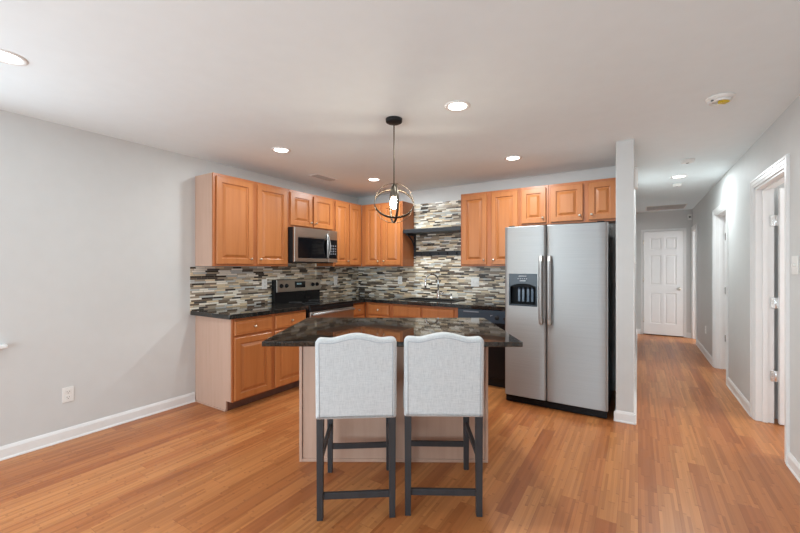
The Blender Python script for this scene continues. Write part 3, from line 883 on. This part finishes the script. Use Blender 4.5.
# ------------------------------------------------------------------ pendant
PC = (-1.535, 2.354)
r = thing('pendant_lamp', 'bronze orb pendant lamp hanging over the island', 'lamp', (*PC, CEIL), YAW)
MB().lathe([(0, -.030), (.050, -.030), (.060, -.024), (.062, -.001), (0, -.001)], 28).build('canopy', M['blackmatte'], r)
MB().cyl((0, 0, -.48), (0, 0, -.028), .0045, 8).build('rod', M['bronze'], r)
GZ = -.626
def ring(rad, width, thick, mat):
    b = bmesh.new(); n = 64; rr = []
    for k in range(n):
        a = 2 * math.pi * k / n; c, s_ = math.cos(a), math.sin(a)
        rr.append([b.verts.new((q * c, q * s_, z)) for q, z in ((rad, -width / 2), (rad, width / 2), (rad - thick, width / 2), (rad - thick, -width / 2))])
    for k in range(n):
        A, B = rr[k], rr[(k + 1) % n]
        for i in range(4): b.faces.new((A[i], B[i], B[(i + 1) % 4], A[(i + 1) % 4]))
    bmesh.ops.recalc_face_normals(b, faces=b.faces)
    return MB().merge(b, mat, True)
T = Matrix.Translation((0, 0, GZ))
ring(.148, .012, .003, T @ Matrix.Rotation(R(90), 4, 'X')).build('ring', M['bronze'], r)
ring(.146, .020, .003, T @ Matrix.Rotation(R(54), 4, 'X') @ Matrix.Rotation(R(4), 4, 'Y')).build('ring', M['bronze'], r)
ring(.144, .018, .003, T @ Matrix.Rotation(R(12), 4, 'Z') @ Matrix.Rotation(R(90), 4, 'Y')).build('ring', M['bronze'], r)
MB().lathe([(0, GZ + .046), (.022, GZ + .046), (.024, GZ + .052), (.024, GZ + .11), (.014, GZ + .122), (.008, GZ + .150), (0, GZ + .150)], 20).build('socket', M['bronze'], r)
MB().lathe([(0, GZ - .040), (.015, GZ - .037), (.026, GZ - .022), (.030, GZ - .002), (.026, GZ + .018), (.017, GZ + .036), (.014, GZ + .0455), (0, GZ + .0455)], 20).build('bulb', M['bulb'], r)

# ------------------------------------------------------------------ recessed lights
def can(label, x, y, power, rad=.062):
    r = thing('recessed_light', label, 'ceiling light', (x, y, CEIL), 0, 'recessed ceiling lights')
    b = MB().lathe([(rad, -.001), (rad + .002, -.004), (rad + .018, -.007), (rad + .026, -.003), (rad + .027, -.0005), (rad, -.0005)], 32)
    b.build('trim_ring', M['trim'], r)
    MB().lathe([(0, -.0035), (rad, -.0030), (rad, -.0012), (0, -.0012)], 32).build('lens', M['lens'], r)
    l = bpy.data.lights.new('can_light', 'AREA'); l.shape = 'DISK'; l.size = rad * 1.9; l.energy = power; l.color = (.88, .97, 1.0)
    o = bpy.data.objects.new('can_light', l); o.location = (0, 0, -.0075); o.parent = r; COL.objects.link(o)
can('recessed ceiling light nearest the left wall, cut by the left edge', -2.80, .572, 2.5)
can('recessed ceiling light right of the pendant, nearest the camera of the right pair', -1.044, 2.395, 13)
can('recessed ceiling light above the two tall left cabinet doors', -2.84, 2.411, 9.5)
can('recessed ceiling light just left of the pendant orb, near the kitchen corner', -2.809, 3.847, 18)
can('recessed ceiling light in front of the cabinets above the refrigerator', -1.067, 3.836, 17)
can('recessed light in the hallway ceiling between two detectors', .422, 5.695, 15)

# detectors, vents
r = thing('smoke_alarm', 'white round smoke alarm base with a yellow label, nearest on the ceiling', 'smoke alarm', (.45, 3.182, CEIL))
MB().lathe([(0, -.022), (.054, -.022), (.066, -.019), (.075, -.008), (.077, -.001), (0, -.001)], 32).build('plate', M['plate'], r)
MB().lathe([(.044, -.0225), (.044, -.034), (.056, -.034), (.060, -.0225), (.044, -.0225)], 32).build('collar', M['plate'], r)
MB().box(-.012, -.036, -.042, .034, .004, -.0225, .003).build('battery_tab', M['yellow'], r, rot=(0, 0, YAW))
MB().box(-.050, -.045, -.030, -.036, -.030, -.0225).build('terminal', M['slot'], r)
def detector(name, label, x, y, rad, cat='smoke alarm'):
    r = thing(name, label, cat, (x, y, CEIL))
    MB().lathe([(0, -.034), (rad * .6, -.034), (rad * .86, -.028), (rad * .95, -.014), (rad, -.010), (rad, -.001), (0, -.001)], 28).build('body', M['plate'], r)
    MB().lathe([(0, -.037), (rad * .22, -.036), (rad * .24, -.033), (0, -.033)], 16).build('button', M['slot'], r)
detector('smoke_alarm', 'white smoke alarm on the hallway ceiling in front of the hallway light', .43, 4.855, .062)
detector('smoke_alarm', 'small white detector on the hallway ceiling behind the hallway light', .437, 6.195, .055)
def vent(label, x0, y0, x1, y1, slats, along):
    r = thing('ceiling_vent', label, 'vent', ((x0 + x1) / 2, (y0 + y1) / 2, CEIL))
    hx, hy = (x1 - x0) / 2, (y1 - y0) / 2
    MB().cells([-hx, -hx + .025, hx - .025, hx], [-hy, -hy + .025, hy - .025, hy], lambda i, j: (i, j) != (1, 1), -.008, -.001, 'xy', .002).build('frame', M['plate'], r)
    MB().box(-hx + .02, -hy + .02, -.002, hx - .02, hy - .02, -.0008).build('duct_opening', plain('duct_grey', (.12, .115, .11), .7), r)
    for k in range(slats):
        f = (k + .5) / slats
        if along == 'x':
            y = -hy + .025 + (2 * hy - .05) * f
            m = MB().box(-hx + .02, -.0075, -.0012, hx - .02, .0075, .0012)
            m.build('slat', M['slat'], r, (0, y, -.008), (R(-42), 0, 0))
        else:
            x = -hx + .025 + (2 * hx - .05) * f
            m = MB().box(-.0075, -hy + .02, -.0012, .0075, hy - .02, .0012)
            m.build('slat', M['slat'], r, (x, 0, -.008), (0, R(-42), 0))
vent('small ceiling vent above the microwave and left cabinets', -3.33, 3.24, -3.18, 3.60, 9, 'y')
vent('wide return-air grille on the ceiling at the far hallway end', .12, 8.20, .73, 8.76, 22, 'x')

# ------------------------------------------------------------------ wall plates (local: plate on the y=0 plane, facing -y)
def plate(name, label, cat, loc, rz, kind, w=.072, h=.116, group=None):
    r = thing(name, label, cat, loc, rz, group)
    MB().box(-w / 2, -.006, -h / 2, w / 2, -.0006, h / 2, .002).build('cover_plate', M['plate'], r)
    gangs = 2 if w > .1 else 1
    for g_ in range(gangs):
        cx = (g_ - (gangs - 1) / 2) * .046
        if kind == 'outlet':
            for z in (-.021, .021):
                s_ = MB().box(cx - .017, -.0085, z - .015, cx + .017, -.0062, z + .015, .002).build('socket', M['plate'], r)
                k = MB(); k.box(cx - .009, -.0094, z - .002, cx - .0065, -.0087, z + .008); k.box(cx + .0065, -.0094, z - .002, cx + .009, -.0087, z + .007)
                k.cyl((cx, -.0094, z - .009), (cx, -.0087, z - .009), .003, 8)
                k.build('slot', M['slot'], s_)
        else:
            MB().box(cx - .006, -.016, -.008, cx + .006, -.0062, .010, .002).build('toggle', M['plate'], r)
    return r
TX, TY = XL + TB, YW - TB
plate('wall_outlet', 'white outlet low on the left wall', 'outlet', (XL, 1.117, .355), R(90), 'outlet')
plate('wall_outlet', 'white outlet on the mosaic tile left of the stove', 'outlet', (TX, 2.945, 1.147), R(90), 'outlet')
plate('wall_outlet', 'white outlet on the mosaic tile right of the stove', 'outlet', (TX, 4.195, 1.150), R(90), 'outlet')
plate('wall_outlet', 'white outlet on the back wall tile below the cabinet left of the shelf', 'outlet', (-2.976, TY, 1.154), 0, 'outlet')
plate('light_switch', 'white double switch plate on the tile left of the refrigerator', 'switch', (-1.812, TY, 1.150), 0, 'switch', .112)
plate('light_switch', 'white switch plate on the right wall beside the nearest doorway', 'switch', (XR, 3.470, 1.362), R(-90), 'switch', .116, .122)
plate('wall_outlet', 'white outlet low on the right wall of the hallway', 'outlet', (XR, 7.326, .40), R(-90), 'outlet')
plate('wall_outlet', 'white outlet low on the partition facing the hallway', 'outlet', (PX1, 3.98, .42), R(90), 'outlet')
plate('light_switch', 'white switch plate on the partition facing the hallway', 'switch', (PX1, 3.98, 1.385), R(90), 'switch')
r = thing('door_chime', 'white chime box high on the partition facing the hallway', 'door chime', (PX1, 3.95, 2.13), R(90))
MB().box(-.06, -.030, -.085, .06, -.0006, .085, .005).build('cover', M['plate'], r)
MB().box(-.045, -.0325, -.06, .045, -.0305, -.052).build('grille_slot', M['slot'], r)
r = thing('motion_sensor', 'small white sensor high in the corner at the hallway end', 'sensor', (.835, YEND, 2.30))
MB().box(-.035, -.045, -.055, .030, -.0006, .055, .008).build('housing', M['plate'], r)
MB().lathe([(0, 0), (.018, 0), (.014, .012), (0, .016)], 16, Matrix.Translation((-.002, -.045, 0)) @ Matrix.Rotation(R(90), 4, 'X')).build('lens', M['slot'], r)
